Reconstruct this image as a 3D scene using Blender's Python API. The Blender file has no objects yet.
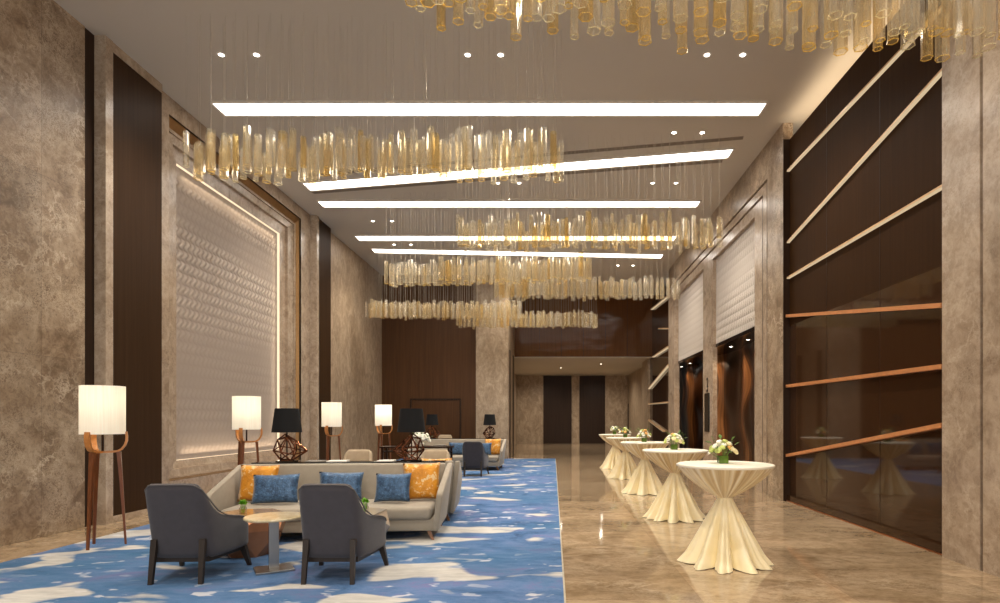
import bpy, bmesh, math, random
from mathutils import Vector, Matrix
random.seed(7)
scn = bpy.context.scene
COL = scn.collection
PI = math.pi
H = 6.49           # ceiling height
XL, XR = -6.07, 3.95

# ------------------------------------------------------------------ colour
def lin(v):
    v /= 255.0
    return v/12.92 if v <= 0.04045 else ((v+0.055)/1.055)**2.4
def rgb(r, g, b): return (lin(r), lin(g), lin(b), 1.0)

# ------------------------------------------------------------------ node helpers
class NT:
    def __init__(s, name):
        s.m = bpy.data.materials.new(name); s.m.use_nodes = True
        s.t = s.m.node_tree; s.t.nodes.clear()
        s.out = s.n('ShaderNodeOutputMaterial')
    def n(s, typ, **kw):
        nd = s.t.nodes.new(typ)
        for k, v in kw.items(): setattr(nd, k, v)
        return nd
    def l(s, a, b): s.t.links.new(a, b)
    def pos(s, scale=(1, 1, 1), obj=False):
        if obj: src = s.n('ShaderNodeTexCoord').outputs['Object']
        else: src = s.n('ShaderNodeNewGeometry').outputs['Position']
        mp = s.n('ShaderNodeMapping'); mp.inputs['Scale'].default_value = scale
        s.l(src, mp.inputs['Vector']); return mp.outputs[0]
    def noise(s, vec, scale, detail=4, rough=.55, dist=0.0):
        nd = s.n('ShaderNodeTexNoise'); s.l(vec, nd.inputs['Vector'])
        nd.inputs['Scale'].default_value = scale; nd.inputs['Detail'].default_value = detail
        nd.inputs['Roughness'].default_value = rough; nd.inputs['Distortion'].default_value = dist
        return nd
    def ramp(s, fac, stops):
        nd = s.n('ShaderNodeValToRGB'); cr = nd.color_ramp
        while len(cr.elements) < len(stops): cr.elements.new(.5)
        for e, (p, c) in zip(cr.elements, stops):
            e.position = p; e.color = c if isinstance(c, tuple) else (c, c, c, 1)
        s.l(fac, nd.inputs[0]); return nd.outputs[0]
    def mix(s, fac, a, b, mode='MIX'):
        nd = s.n('ShaderNodeMix', data_type='RGBA', blend_type=mode)
        for sock, v in ((nd.inputs[0], fac), (nd.inputs[6], a), (nd.inputs[7], b)):
            if isinstance(v, (int, float, tuple)): sock.default_value = v
            else: s.l(v, sock)
        return nd.outputs[2]
    def math(s, op, a, b=0.0):
        nd = s.n('ShaderNodeMath', operation=op)
        for i, v in enumerate((a, b)):
            if isinstance(v, (int, float)): nd.inputs[i].default_value = v
            else: s.l(v, nd.inputs[i])
        return nd.outputs[0]
    def bump(s, h, strength, dist=.01):
        nd = s.n('ShaderNodeBump'); nd.inputs['Strength'].default_value = strength
        nd.inputs['Distance'].default_value = dist; s.l(h, nd.inputs['Height']); return nd.outputs[0]
    def pbsdf(s, color, rough=.5, metal=0.0, spec=.5, normal=None, coat=0.0, coat_r=.05, emit=None, es=0.0, sheen=0.0):
        p = s.n('ShaderNodeBsdfPrincipled')
        def put(k, v):
            if v is None: return
            if isinstance(v, (int, float, tuple)): p.inputs[k].default_value = v
            else: s.l(v, p.inputs[k])
        put('Base Color', color); put('Roughness', rough); put('Metallic', metal)
        put('Specular IOR Level', spec); put('Normal', normal); put('Coat Weight', coat); put('Coat Roughness', coat_r)
        put('Sheen Weight', sheen)
        if emit: put('Emission Color', emit); put('Emission Strength', es)
        s.l(p.outputs[0], s.out.inputs[0]); return p

MATS = {}
def plain(name, col, rough=.5, metal=0.0, spec=.5, coat=0.0, var=.12, vs=14, bump=0.0, bs=120, stretch=(1, 1, 1), sheen=0.0):
    k = NT(name); v = k.pos(stretch, obj=True)
    nz = k.noise(v, vs, 4)
    dark = tuple(c*(1-var) for c in col[:3])+(1,); lite = tuple(min(1, c*(1+var)) for c in col[:3])+(1,)
    c = k.ramp(nz.outputs[0], [(.3, dark), (.7, lite)])
    nrm = None
    if bump:
        n2 = k.noise(v, bs, 3); nrm = k.bump(n2.outputs[0], bump, .004)
    k.pbsdf(c, rough, metal, spec, nrm, coat, sheen=sheen)
    MATS[name] = k.m; return k.m
def emit(name, col, st):
    k = NT(name); e = k.n('ShaderNodeEmission'); e.inputs[0].default_value = col; e.inputs[1].default_value = st
    k.l(e.outputs[0], k.out.inputs[0]); MATS[name] = k.m; return k.m

def marble(name, dark, mid, lite, vein, rough=.22, scale=1.0, stretch=(1, 1, 1), coat=0.0, veins=.6, joints=None, spec=.5, coat_r=.03, offs=0.0):
    k = NT(name); v = k.pos(stretch)
    a = k.noise(v, 1.5*scale, 12, .66, 1.2)
    base = k.ramp(a.outputs[0], [(.30, dark), (.48, mid), (.66, lite)])
    b = k.noise(v, 9*scale, 8, .75, .6)
    base = k.mix(k.ramp(b.outputs[0], [(.35, .55), (.5, .0)]), base, dark)
    base = k.mix(k.ramp(b.outputs[0], [(.5, .0), (.68, .6)]), base, lite)
    def cracks(ws, sc, wid, lo, hi, seed):
        w = k.noise(v, ws*scale, 6, .65)
        vm = k.n('ShaderNodeVectorMath', operation='MULTIPLY_ADD')
        k.l(w.outputs[1], vm.inputs[0]); vm.inputs[1].default_value = (.7, .7, .7); k.l(v, vm.inputs[2])
        vo = k.n('ShaderNodeTexVoronoi', feature='DISTANCE_TO_EDGE'); k.l(vm.outputs[0], vo.inputs['Vector'])
        vo.inputs['Scale'].default_value = sc*scale
        crack = k.ramp(vo.outputs[0], [(0.0, 1.0), (wid, 0.0)])
        mp = k.n('ShaderNodeMapping'); mp.inputs['Location'].default_value = (seed, seed, 0); k.l(v, mp.inputs['Vector'])
        gate = k.ramp(k.noise(mp.outputs[0], 1.3*scale, 5).outputs[0], [(lo, 0.0), (hi, 1.0)])
        return k.math('MULTIPLY', crack, gate)
    f = k.math('MAXIMUM', cracks(3.0, 2.6, .10, .44, .66, 3.0), k.math('MULTIPLY', cracks(6.0, 7.0, .16, .42, .62, 9.0), .7))
    col = k.mix(k.math('MULTIPLY', f, veins), base, vein)
    if joints:   # thin joint lines: (axis, period, offset, width)
        sep = k.n('ShaderNodeSeparateXYZ'); k.l(k.n('ShaderNodeNewGeometry').outputs['Position'], sep.inputs[0])
        tot = None
        cells = None
        for ax, per, off, wd in joints:
            t = k.math('DIVIDE', k.math('ADD', sep.outputs[ax], off), per)
            fr = k.math('FRACT', t)
            ln = k.math('LESS_THAN', fr, wd/per)
            tot = ln if tot is None else k.math('MAXIMUM', tot, ln)
            cl = k.math('MULTIPLY', k.math('FLOOR', t), 17.3+ax*9.1)
            cells = cl if cells is None else k.math('ADD', cells, cl)
        wn = k.n('ShaderNodeTexWhiteNoise', noise_dimensions='1D'); k.l(cells, wn.inputs['W'])
        sh = k.ramp(wn.outputs[0], [(0, (.86, .86, .86, 1)), (1, (1.1, 1.1, 1.1, 1))])
        col = k.mix(1.0, col, sh, 'MULTIPLY')
        col = k.mix(k.math('MULTIPLY', tot, .35), col, tuple(c*.35 for c in dark[:3])+(1,))
    k.pbsdf(col, rough, 0, spec, None, coat, coat_r)
    MATS[name] = k.m; return k.m

marble('wall_marble', rgb(108, 88, 68), rgb(142, 120, 97), rgb(174, 154, 130), rgb(220, 204, 182), rough=.32, scale=1.5, veins=.85,
       joints=[(1, 1.18, .2, .006), (2, 2.15, .0, .006)])
marble('pillar_marble', rgb(142, 123, 104), rgb(168, 149, 129), rgb(190, 172, 152), rgb(216, 201, 182), rough=.25, scale=1.3, veins=.5)
marble('frame_marble', rgb(138, 119, 100), rgb(164, 144, 123), rgb(186, 167, 146), rgb(212, 197, 178), rough=.25, scale=1.6, veins=.4)
marble('far_marble', rgb(132, 112, 90), rgb(160, 139, 115), rgb(188, 168, 143), rgb(208, 191, 168), rough=.4, scale=2.6, stretch=(1, 1, .55), veins=.4)
marble('floor_marble', rgb(132, 110, 84), rgb(162, 139, 111), rgb(188, 165, 136), rgb(216, 197, 170), rough=.06, scale=1.15, stretch=(.75, 1.1, 1),
       veins=.5, spec=.5, joints=[(0, 1.2, .05, .004), (1, .9, .0, .004)])

def wood_dark(name, c1, c2, rough=.14, spec=.5, wav=0.0, coat=0.0):
    k = NT(name); v = k.pos((14, 14, .35))
    a = k.noise(v, 1.6, 6, .6, .3)
    col = k.ramp(a.outputs[0], [(.3, c1), (.7, c2)])
    nrm = None
    if wav:
        w = k.noise(k.pos((1.1, 1.1, 2.2)), 1.0, 2, .4); nrm = k.bump(w.outputs[0], wav, .08)
    k.pbsdf(col, rough, 0, spec, nrm, coat); MATS[name] = k.m; return k.m
wood_dark('brown_panel', rgb(58, 40, 24), rgb(68, 48, 30), .5, spec=.1)
wood_dark('brown_gloss', rgb(98, 62, 32), rgb(114, 74, 40), .1, spec=.4, wav=.16)
wood_dark('dark_gloss', rgb(58, 38, 23), rgb(68, 46, 29), .05, spec=.62)
wood_dark('matte_brown', rgb(56, 36, 18), rgb(64, 42, 22), .6, spec=.06)
wood_dark('back_veneer', rgb(74, 48, 26), rgb(90, 60, 34), .4, spec=.25)
wood_dark('deep_brown', rgb(44, 29, 19), rgb(58, 40, 27), .4, spec=.25)

k = NT('ceiling_paint'); c = k.ramp(k.noise(k.pos(), .5, 2).outputs[0], [(.3, rgb(199, 191, 178)), (.7, rgb(204, 196, 184))]); k.pbsdf(c, .75, spec=.2); MATS['ceiling_paint'] = k.m
plain('black_slot', rgb(132, 121, 108), .8)
emit('strip_light', (1.0, .94, .86, 1), 8.0)
emit('downlight_glow', (1.0, .93, .82, 1), 16.0)
emit('cove_glow', (1.0, .78, .54, 1), 1.15)
emit('bar_glow', (1.0, .76, .48, 1), .62)
plain('white_metal', rgb(225, 218, 208), .4)
plain('gold_metal', rgb(158, 124, 84), .4, .8, var=.08)
plain('lit_bar', rgb(214, 176, 132), .35, .2, var=.06)
plain('copper_metal', rgb(196, 132, 88), .3, 1.0, var=.08)
plain('copper_bar', rgb(214, 150, 100), .35, .25, var=.08)
plain('dark_bronze', rgb(58, 40, 30), .3, .8)
plain('brushed_steel', rgb(175, 172, 168), .3, 1.0, var=.06, stretch=(1, 1, .1))
plain('black_lacquer', rgb(20, 18, 17), .12)
plain('black_fabric', rgb(10, 10, 13), .85, bump=.2)
plain('sofa_fabric', rgb(157, 147, 132), .85, var=.05, bump=.25, bs=260, sheen=.2)
plain('sofa_piping', rgb(150, 136, 116), .8)
plain('charcoal_fabric', rgb(70, 66, 70), .9, var=.08, bump=.35, bs=240, sheen=.25)
plain('charcoal_edge', rgb(104, 98, 95), .8)
plain('beige_fabric', rgb(176, 158, 134), .85, var=.05, bump=.2, bs=240)
plain('dark_wood', rgb(52, 42, 34), .4, var=.25, stretch=(6, 6, .6))
plain('sofa_leg_wood', rgb(128, 84, 48), .35, var=.2)
plain('lamp_wood', rgb(118, 68, 36), .3, var=.3, stretch=(8, 8, .6), coat=.3)
plain('lamp_wood_light', rgb(196, 132, 72), .3, var=.2, coat=.3)
plain('tablecloth_top', rgb(240, 234, 218), .6, var=.02)
plain('glass_green', rgb(92, 120, 44), .1, var=.3)
plain('leaf_green', rgb(92, 128, 52), .5, var=.35, vs=30)
plain('fresh_green', rgb(116, 176, 44), .5, var=.3, vs=40)
plain('petal_white', rgb(244, 242, 228), .6, var=.05)
plain('petal_cream', rgb(240, 226, 176), .6, var=.08)
plain('petal_peach', rgb(236, 182, 110), .6, var=.1)
plain('petal_lime', rgb(198, 208, 120), .6, var=.1)
plain('paper_white', rgb(226, 222, 214), .7, var=.03)
plain('paper_grey', rgb(140, 134, 126), .7, var=.05)
plain('gem_copper', rgb(184, 128, 92), .25, .35, var=.15, vs=5)
plain('gem_stone', rgb(172, 160, 146), .25, .25, var=.1, vs=5)
plain('wire_metal', rgb(190, 180, 165), .4, .5)

# satin cloth
k = NT('satin'); k.pbsdf(k.ramp(k.noise(k.pos(obj=True), 6, 3).outputs[0], [(.3, rgb(246, 230, 184)), (.7, rgb(250, 238, 204))]), .34, 0, .5, sheen=.3); MATS['satin'] = k.m
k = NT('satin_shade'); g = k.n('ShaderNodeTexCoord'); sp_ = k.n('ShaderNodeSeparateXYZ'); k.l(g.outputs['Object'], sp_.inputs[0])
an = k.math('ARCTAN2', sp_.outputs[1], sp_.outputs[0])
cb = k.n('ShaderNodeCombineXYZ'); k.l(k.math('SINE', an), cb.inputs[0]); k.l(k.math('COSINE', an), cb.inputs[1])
nz = k.noise(cb.outputs[0], 9, 3, .6)  # light and dark of the gathered folds painted as streaks by angle
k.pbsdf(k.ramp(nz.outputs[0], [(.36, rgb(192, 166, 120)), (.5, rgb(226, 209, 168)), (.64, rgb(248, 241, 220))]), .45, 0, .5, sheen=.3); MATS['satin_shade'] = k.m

# pillows
def pillow_mat(name, base, alt, patch, thr, rough, metal, scale):
    k = NT(name); v = k.pos(obj=True)
    a = k.noise(v, scale, 6, .65, .4)
    c = k.ramp(a.outputs[0], [(.34, base), (.6, alt)])
    b = k.noise(v, scale*1.5, 5, .7, .5)
    c = k.mix(k.ramp(b.outputs[0], [(thr, 0.0), (thr+.05, .85)]), c, patch)
    vo = k.n('ShaderNodeTexVoronoi'); vo.inputs['Scale'].default_value = 60; k.l(v, vo.inputs['Vector'])
    k.pbsdf(c, rough, metal, .5, k.bump(vo.outputs[0], .5, .006), sheen=.2); MATS[name] = k.m
pillow_mat('orange_brocade', rgb(188, 120, 14), rgb(222, 154, 40), rgb(232, 206, 158), .53, .42, .1, 7)
pillow_mat('blue_brocade', rgb(34, 58, 88), rgb(72, 106, 142), rgb(112, 146, 178), .60, .36, .15, 26)

# carpet
k = NT('cloud_carpet'); v = k.pos()
vs = k.pos((.62, 1.05, 1))
fine = k.noise(k.pos((.4, 1.4, 1)), 9, 5, .65)
blue = k.ramp(k.noise(vs, 2.4, 9, .7, .6).outputs[0], [(.30, rgb(44, 68, 108)), (.43, rgb(70, 106, 148)), (.55, rgb(98, 124, 166)), (.66, rgb(118, 112, 156))])
teal = k.ramp(k.noise(vs, .6, 3).outputs[0], [(.46, 0.0), (.62, .6)])
blue = k.mix(teal, blue, rgb(52, 108, 146))
blue = k.mix(k.ramp(fine.outputs[0], [(.45, 0.0), (.75, .45)]), blue, rgb(110, 134, 176))
c1 = k.noise(vs, 1.75, 2.4, .45, .45)
s = k.math('ADD', c1.outputs[0], k.math('MULTIPLY', k.math('SUBTRACT', fine.outputs[0], .5), .06))
sx_ = k.n('ShaderNodeSeparateXYZ'); k.l(v, sx_.inputs[0])
def fade(sock, a, b, amt):
    mr = k.n('ShaderNodeMapRange', interpolation_type='SMOOTHSTEP'); k.l(sock, mr.inputs[0])
    mr.inputs[1].default_value = a; mr.inputs[2].default_value = b; mr.inputs[3].default_value = 0; mr.inputs[4].default_value = amt
    return mr.outputs[0]
s = k.math('SUBTRACT', s, k.math('ADD', fade(sx_.outputs[0], -.9, -.1, .07), fade(sx_.outputs[1], 6.6, 9.0, .045)))
cloud = k.ramp(s, [(.545, 0.0), (.59, .92)])
c = k.mix(cloud, blue, k.ramp(fine.outputs[0], [(.3, rgb(182, 178, 172)), (.7, rgb(212, 208, 200))]))
sp = k.noise(vs, 6.0, 3, .5, .3)
gate = k.ramp(k.noise(vs, .8, 2).outputs[0], [(.42, 0.0), (.58, 1.0)])
c = k.mix(k.math('MULTIPLY', k.ramp(sp.outputs[0], [(.61, 0.0), (.645, .8)]), gate), c, rgb(206, 206, 210))
pile = k.noise(v, 180, 2)
k.pbsdf(c, .95, 0, .1, k.bump(pile.outputs[0], .4, .01), sheen=.1); MATS['cloud_carpet'] = k.m
plain('carpet_border', rgb(176, 168, 150), .9)

# relief panels: slanting scale relief
def relief(name, c1, c2, sc, st, zr=None):
    k = NT(name); g = k.n('ShaderNodeNewGeometry'); sep = k.n('ShaderNodeSeparateXYZ'); k.l(g.outputs['Position'], sep.inputs[0])
    y, z = sep.outputs[1], sep.outputs[2]
    row = k.math('DIVIDE', z, sc*1.5)
    fr = k.math('FRACT', row); par = k.math('MULTIPLY', k.math('FLOOR', row), .5)
    bend = k.math('MULTIPLY', k.math('SINE', k.math('MULTIPLY', fr, 2*PI)), .22)
    u = k.math('FRACT', k.math('ADD', k.math('ADD', k.math('DIVIDE', y, sc), par), bend))
    tri = k.math('MULTIPLY', k.math('SINE', k.math('MULTIPLY', u, PI)), k.math('SINE', k.math('MULTIPLY', fr, PI)))
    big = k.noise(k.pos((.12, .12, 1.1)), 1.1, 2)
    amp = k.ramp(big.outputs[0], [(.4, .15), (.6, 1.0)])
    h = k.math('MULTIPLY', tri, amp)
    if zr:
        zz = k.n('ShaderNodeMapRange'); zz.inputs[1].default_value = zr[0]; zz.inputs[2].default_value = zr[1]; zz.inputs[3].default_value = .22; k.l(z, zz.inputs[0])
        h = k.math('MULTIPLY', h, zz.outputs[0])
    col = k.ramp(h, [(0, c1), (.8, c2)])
    k.pbsdf(col, .6, 0, .3, k.bump(h, st, .03)); MATS[name] = k.m
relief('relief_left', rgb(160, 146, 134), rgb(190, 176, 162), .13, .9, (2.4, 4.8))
relief('relief_right', rgb(188, 178, 168), rgb(198, 188, 178), .12, .7)

# glass tubes (hand blown hexagonal tubes)
def tube_glass(name, tint, milk, fac):
    k = NT(name); v = k.pos((1, 1, .22), obj=True)
    lw = k.n('ShaderNodeLayerWeight'); lw.inputs[0].default_value = .5
    tr = k.n('ShaderNodeBsdfTransparent'); tr.inputs[0].default_value = tint
    gl = k.n('ShaderNodeBsdfGlossy'); gl.inputs[0].default_value = (1, .95, .86, 1); gl.inputs['Roughness'].default_value = .1
    nz = k.noise(v, 55, 4, .7)
    df = k.n('ShaderNodeBsdfDiffuse'); df.inputs[0].default_value = milk
    tl = k.n('ShaderNodeBsdfTranslucent'); tl.inputs[0].default_value = milk
    dm = k.n('ShaderNodeMixShader'); dm.inputs[0].default_value = .5; k.l(df.outputs[0], dm.inputs[1]); k.l(tl.outputs[0], dm.inputs[2])
    m1 = k.n('ShaderNodeMixShader'); k.l(k.ramp(nz.outputs[0], [(.4, fac*.3), (.62, fac), (.72, min(1, fac*2.2))]), m1.inputs[0]); k.l(tr.outputs[0], m1.inputs[1]); k.l(dm.outputs[0], m1.inputs[2])
    m2 = k.n('ShaderNodeMixShader'); k.l(k.math('ADD', k.math('MULTIPLY', k.math('POWER', lw.outputs[1], 1.6), .75), .05), m2.inputs[0]); k.l(m1.outputs[0], m2.inputs[1]); k.l(gl.outputs[0], m2.inputs[2])
    k.l(m2.outputs[0], k.out.inputs[0]); MATS[name] = k.m
tube_glass('glass_clear', (.95, .93, .87, 1), (.97, .93, .85, 1), .24)
tube_glass('glass_champagne', (.93, .87, .73, 1), (.94, .86, .68, 1), .28)
tube_glass('glass_amber', (.90, .79, .53, 1), (.90, .75, .46, 1), .30)
tube_glass('rim_clear', (.95, .9, .7, 1), (1, .93, .7, 1), .75)
tube_glass('rim_gold', (.95, .8, .3, 1), (1, .78, .25, 1), .85)
def clear_glass(name, tint):
    k = NT(name)
    lw = k.n('ShaderNodeLayerWeight'); lw.inputs[0].default_value = .3
    tr = k.n('ShaderNodeBsdfTransparent'); tr.inputs[0].default_value = tint
    gl = k.n('ShaderNodeBsdfGlossy'); gl.inputs['Roughness'].default_value = .05
    m = k.n('ShaderNodeMixShader'); k.l(lw.outputs[1], m.inputs[0]); k.l(tr.outputs[0], m.inputs[1]); k.l(gl.outputs[0], m.inputs[2])
    k.l(m.outputs[0], k.out.inputs[0]); MATS[name] = k.m
clear_glass('jar_glass', (.82, .86, .80, 1))

# lamp shade
k = NT('lamp_shade_linen'); v = k.pos((40, 40, 1), obj=True)
cc = k.ramp(k.noise(v, 2, 2).outputs[0], [(.3, rgb(236, 231, 220)), (.7, rgb(246, 242, 233))])
d = k.n('ShaderNodeBsdfDiffuse'); t = k.n('ShaderNodeBsdfTranslucent'); k.l(cc, d.inputs[0]); k.l(cc, t.inputs[0])
mx = k.n('ShaderNodeMixShader'); mx.inputs[0].default_value = .55; k.l(d.outputs[0], mx.inputs[1]); k.l(t.outputs[0], mx.inputs[2])
e = k.n('ShaderNodeEmission'); e.inputs[0].default_value = (1, .94, .84, 1); e.inputs[1].default_value = .12
ad = k.n('ShaderNodeAddShader'); k.l(mx.outputs[0], ad.inputs[0]); k.l(e.outputs[0], ad.inputs[1]); k.l(ad.outputs[0], k.out.inputs[0]); MATS['lamp_shade_linen'] = k.m

# wavy copper wall
k = NT('wavy_copper'); v = k.pos((1, 1, 1)); sep = k.n('ShaderNodeSeparateXYZ'); k.l(v, sep.inputs[0])
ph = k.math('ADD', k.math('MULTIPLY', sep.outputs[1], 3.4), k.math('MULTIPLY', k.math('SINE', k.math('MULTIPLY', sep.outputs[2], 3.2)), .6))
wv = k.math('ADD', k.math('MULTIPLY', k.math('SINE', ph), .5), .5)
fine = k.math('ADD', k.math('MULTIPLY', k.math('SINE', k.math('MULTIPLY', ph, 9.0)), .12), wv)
col = k.ramp(fine, [(.1, rgb(50, 29, 15)), (.62, rgb(74, 44, 23)), (.99, rgb(150, 104, 64))])  # thin highlights of the waves painted into the copper colour
k.pbsdf(col, .28, .2, .5, k.bump(wv, .6, .1)); MATS['wavy_copper'] = k.m

# ------------------------------------------------------------------ mesh builder
class MB:
    def __init__(s): s.bm = bmesh.new()
    def box(s, x0, x1, y0, y1, z0, z1, bev=0.0, seg=2, mat=None):
        vs = [s.bm.verts.new(p) for p in ((x0, y0, z0), (x1, y0, z0), (x1, y1, z0), (x0, y1, z0), (x0, y0, z1), (x1, y0, z1), (x1, y1, z1), (x0, y1, z1))]
        fs = [s.bm.faces.new([vs[i] for i in f]) for f in ((3, 2, 1, 0), (4, 5, 6, 7), (0, 1, 5, 4), (1, 2, 6, 5), (2, 3, 7, 6), (3, 0, 4, 7))]
        if bev:
            es = list({e for f in fs for e in f.edges})
            bmesh.ops.bevel(s.bm, geom=es, offset=bev, segments=seg, affect='EDGES', profile=.5)
        elif mat is not None: bmesh.ops.transform(s.bm, matrix=mat, verts=vs)
        return s
    def face(s, pts):
        s.bm.faces.new([s.bm.verts.new(p) for p in pts]); return s
    def lathe(s, prof, n=24, fn=None, cap0=False, cap1=False):
        rings = []
        for (r, z) in prof:
            ring = []
            for i in range(n):
                a = 2*PI*i/n
                p = (r*math.cos(a), r*math.sin(a), z) if fn is None else fn(r, z, a)
                ring.append(s.bm.verts.new(p))
            rings.append(ring)
        for a, b in zip(rings, rings[1:]):
            for i in range(n):
                j = (i+1) % n
                s.bm.faces.new((a[i], a[j], b[j], b[i]))
        if cap0: s.bm.faces.new(rings[0][::-1])
        if cap1: s.bm.faces.new(rings[-1])
        return s
    def tube(s, pts, rad, n=8, closed=False):
        pts = [Vector(p) for p in pts]; m = len(pts)
        if isinstance(rad, (int, float)): rad = [rad]*m
        rings = []; up = None
        for i, p in enumerate(pts):
            if closed: t = pts[(i+1) % m]-pts[i-1]
            else: t = pts[min(i+1, m-1)]-pts[max(i-1, 0)]
            t.normalize()
            if up is None: up = Vector((0, 0, 1)) if abs(t.z) < .9 else Vector((1, 0, 0))
            a = (up-t*up.dot(t)).normalized(); b = t.cross(a); up = a
            rings.append([s.bm.verts.new(p+(a*math.cos(2*PI*j/n)+b*math.sin(2*PI*j/n))*rad[i]) for j in range(n)])
        pr = list(zip(rings, rings[1:]))+([(rings[-1], rings[0])] if closed else [])
        for a, b in pr:
            for j in range(n): s.bm.faces.new((a[j], a[(j+1) % n], b[(j+1) % n], b[j]))
        if not closed: s.bm.faces.new(rings[0][::-1]); s.bm.faces.new(rings[-1])
        return s
    def bar(s, p0, p1, w0, w1=None, d0=None, d1=None):
        """tapered rectangular bar from p0 to p1"""
        w1 = w0 if w1 is None else w1; d0 = w0 if d0 is None else d0; d1 = w1 if d1 is None else d1
        p0, p1 = Vector(p0), Vector(p1); t = (p1-p0).normalized()
        a = Vector((1, 0, 0)); b = Vector((0, 1, 0))
        r = [[s.bm.verts.new(p+a*sx*w/2+b*sy*d/2) for sx, sy in ((-1, -1), (1, -1), (1, 1), (-1, 1))] for p, w, d in ((p0, w0, d0), (p1, w1, d1))]
        for j in range(4): s.bm.faces.new((r[0][j], r[0][(j+1) % 4], r[1][(j+1) % 4], r[1][j]))
        s.bm.faces.new(r[0][::-1]); s.bm.faces.new(r[1]); return s
    def extr(s, poly, axis, a, b, bev=0.0, seg=2):
        """2D polygon extruded along axis (x: poly is (y,z); y: (x,z); z: (x,y))"""
        def P(q, t): return {'x': (t, q[0], q[1]), 'y': (q[0], t, q[1]), 'z': (q[0], q[1], t)}[axis]
        A = [s.bm.verts.new(P(q, a)) for q in poly]; B = [s.bm.verts.new(P(q, b)) for q in poly]
        fs = [s.bm.faces.new(A), s.bm.faces.new(B[::-1])]; n = len(poly)
        for i in range(n): fs.append(s.bm.faces.new((A[i], B[i], B[(i+1) % n], A[(i+1) % n])))
        if bev: bmesh.ops.bevel(s.bm, geom=list({e for f in fs for e in f.edges}), offset=bev, segments=seg, affect='EDGES', profile=.5)
        return s
    def grid(s, P, closed_u=False):
        V = [[s.bm.verts.new(p) for p in row] for row in P]
        for a, b in zip(V, V[1:]):
            for i in range(len(a)-(0 if closed_u else 1)):
                j = (i+1) % len(a); s.bm.faces.new((a[i], a[j], b[j], b[i]))
        return V
    def move(s, mat): bmesh.ops.transform(s.bm, matrix=mat, verts=s.bm.verts[:]); return s
    def build(s, name, mat, parent=None, smooth=False, angle=40, sub=0, mats=None):
        bmesh.ops.recalc_face_normals(s.bm, faces=s.bm.faces[:])
        me = bpy.data.meshes.new(name); s.bm.to_mesh(me); s.bm.free()
        me.materials.append(MATS[mat])
        if smooth:
            for p in me.polygons: p.use_smooth = True
            if angle < 180: me.set_sharp_from_angle(angle=math.radians(angle))
        o = bpy.data.objects.new(name, me); COL.objects.link(o)
        if parent: o.parent = parent
        if sub:
            md = o.modifiers.new('sub', 'SUBSURF'); md.levels = sub; md.render_levels = sub
        return o

def tag(o, label=None, cat=None, group=None, kind=None):
    for kk, v in (('label', label), ('category', cat), ('group', group), ('kind', kind)):
        if v: o[kk] = v
    return o
def thing(name, label, cat, loc=(0, 0, 0), rz=0.0, group=None):
    o = bpy.data.objects.new(name, None); COL.objects.link(o); o.location = loc; o.rotation_euler = (0, 0, rz)
    o.empty_display_size = .1
    return tag(o, label, cat, group)
KIDS = {}
def copy_tree(o, loc=None, rz=None, label=None, group=None, parent=None):
    c = o.copy(); COL.objects.link(c)
    if parent: c.parent = parent
    if loc is not None: c.location = loc
    if rz is not None: c.rotation_euler = (c.rotation_euler[0], c.rotation_euler[1], rz)
    if label: c['label'] = label
    if group: c['group'] = group
    for ch in o.children: copy_tree(ch, parent=c)
    return c
def struct(name, mb, mat, parent=None, **kw):
    o = mb.build(name, mat, parent, **kw)
    if not parent: o['kind'] = 'structure'
    return o
def bx(*a, **k): return MB().box(*a, **k)

# ================================================================== SETTING
FZ = 0.0
struct('floor', bx(-6.7, 6.2, -4, 34, -.1, 0), 'floor_marble')
m = bx(-6.6, 4.75, -4, 23.85, H, H+.1)
struct('ceiling', m, 'ceiling_paint')

# ---- left wall
wl = MB(); wl.box(-6.7, XL, -4, 7.52, 0, H)
struct('wall_left', wl, 'wall_marble')
struct('trim_1', bx(-6.7, XL-.012, 7.52, 7.69, 0, H), 'deep_brown')
struct('trim_2', bx(-6.7, -5.93, 7.69, 7.82, 0, H), 'pillar_marble')
m = bx(-6.7, -5.95, 7.82, 8.82, .09, 6.36); struct('trim_3', m, 'brown_panel')
struct('baseboard_left', bx(-6.7, -5.94, 7.82, 8.82, 0, .09), 'pillar_marble')
struct('trim_4', bx(-6.7, -5.94, 7.82, 8.82, 6.36, H), 'pillar_marble')
# niche surround
X0 = -6.05
A = (9.14, 13.92, .42, 6.21)
m = MB()
m.box(-6.7, X0, 8.82, A[0], 0, H); m.box(-6.7, X0, A[1], 14.46, 0, H)
m.box(-6.7, X0, A[0], A[1], A[3], H); m.box(-6.7, X0, A[0], A[1], 0, A[2])
struct('wall_left_niche', m, 'frame_marble')
def ring(m, a, xa, b, xb):
    q = lambda r, x: [(x, r[0], r[2]), (x, r[1], r[2]), (x, r[1], r[3]), (x, r[0], r[3])]
    pa, pb = q(a, xa), q(b, xb)
    for i in range(4):
        j = (i+1) % 4; m.face([pa[i], pa[j], pb[j], pb[i]])
    return m
def inset(r, d, t=None, b=None): return (r[0]+d, r[1]-d, r[2]+(d if b is None else b), r[3]-(d if t is None else t))
A1 = inset(A, .035, .13, .02); A2 = inset(A, .11, .18, .04)
B = (9.70, 13.36, .71, 5.68)
struct('trim_5', ring(ring(MB(), A, X0, A, X0-.04), A, X0-.04, A1, X0-.13), 'gold_metal')
m = ring(MB(), A1, X0-.13, A1, X0-.11); ring(m, A1, X0-.11, A2, X0-.11); Bm = inset(B, -.22, -.22, -.12)
ring(m, A2, X0-.11, A2, X0-.14); ring(m, A2, X0-.14, Bm, X0-.16); ring(m, Bm, X0-.16, Bm, X0-.22); ring(m, Bm, X0-.22, B, X0-.25)
struct('trim_6', m, 'frame_marble')
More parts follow.
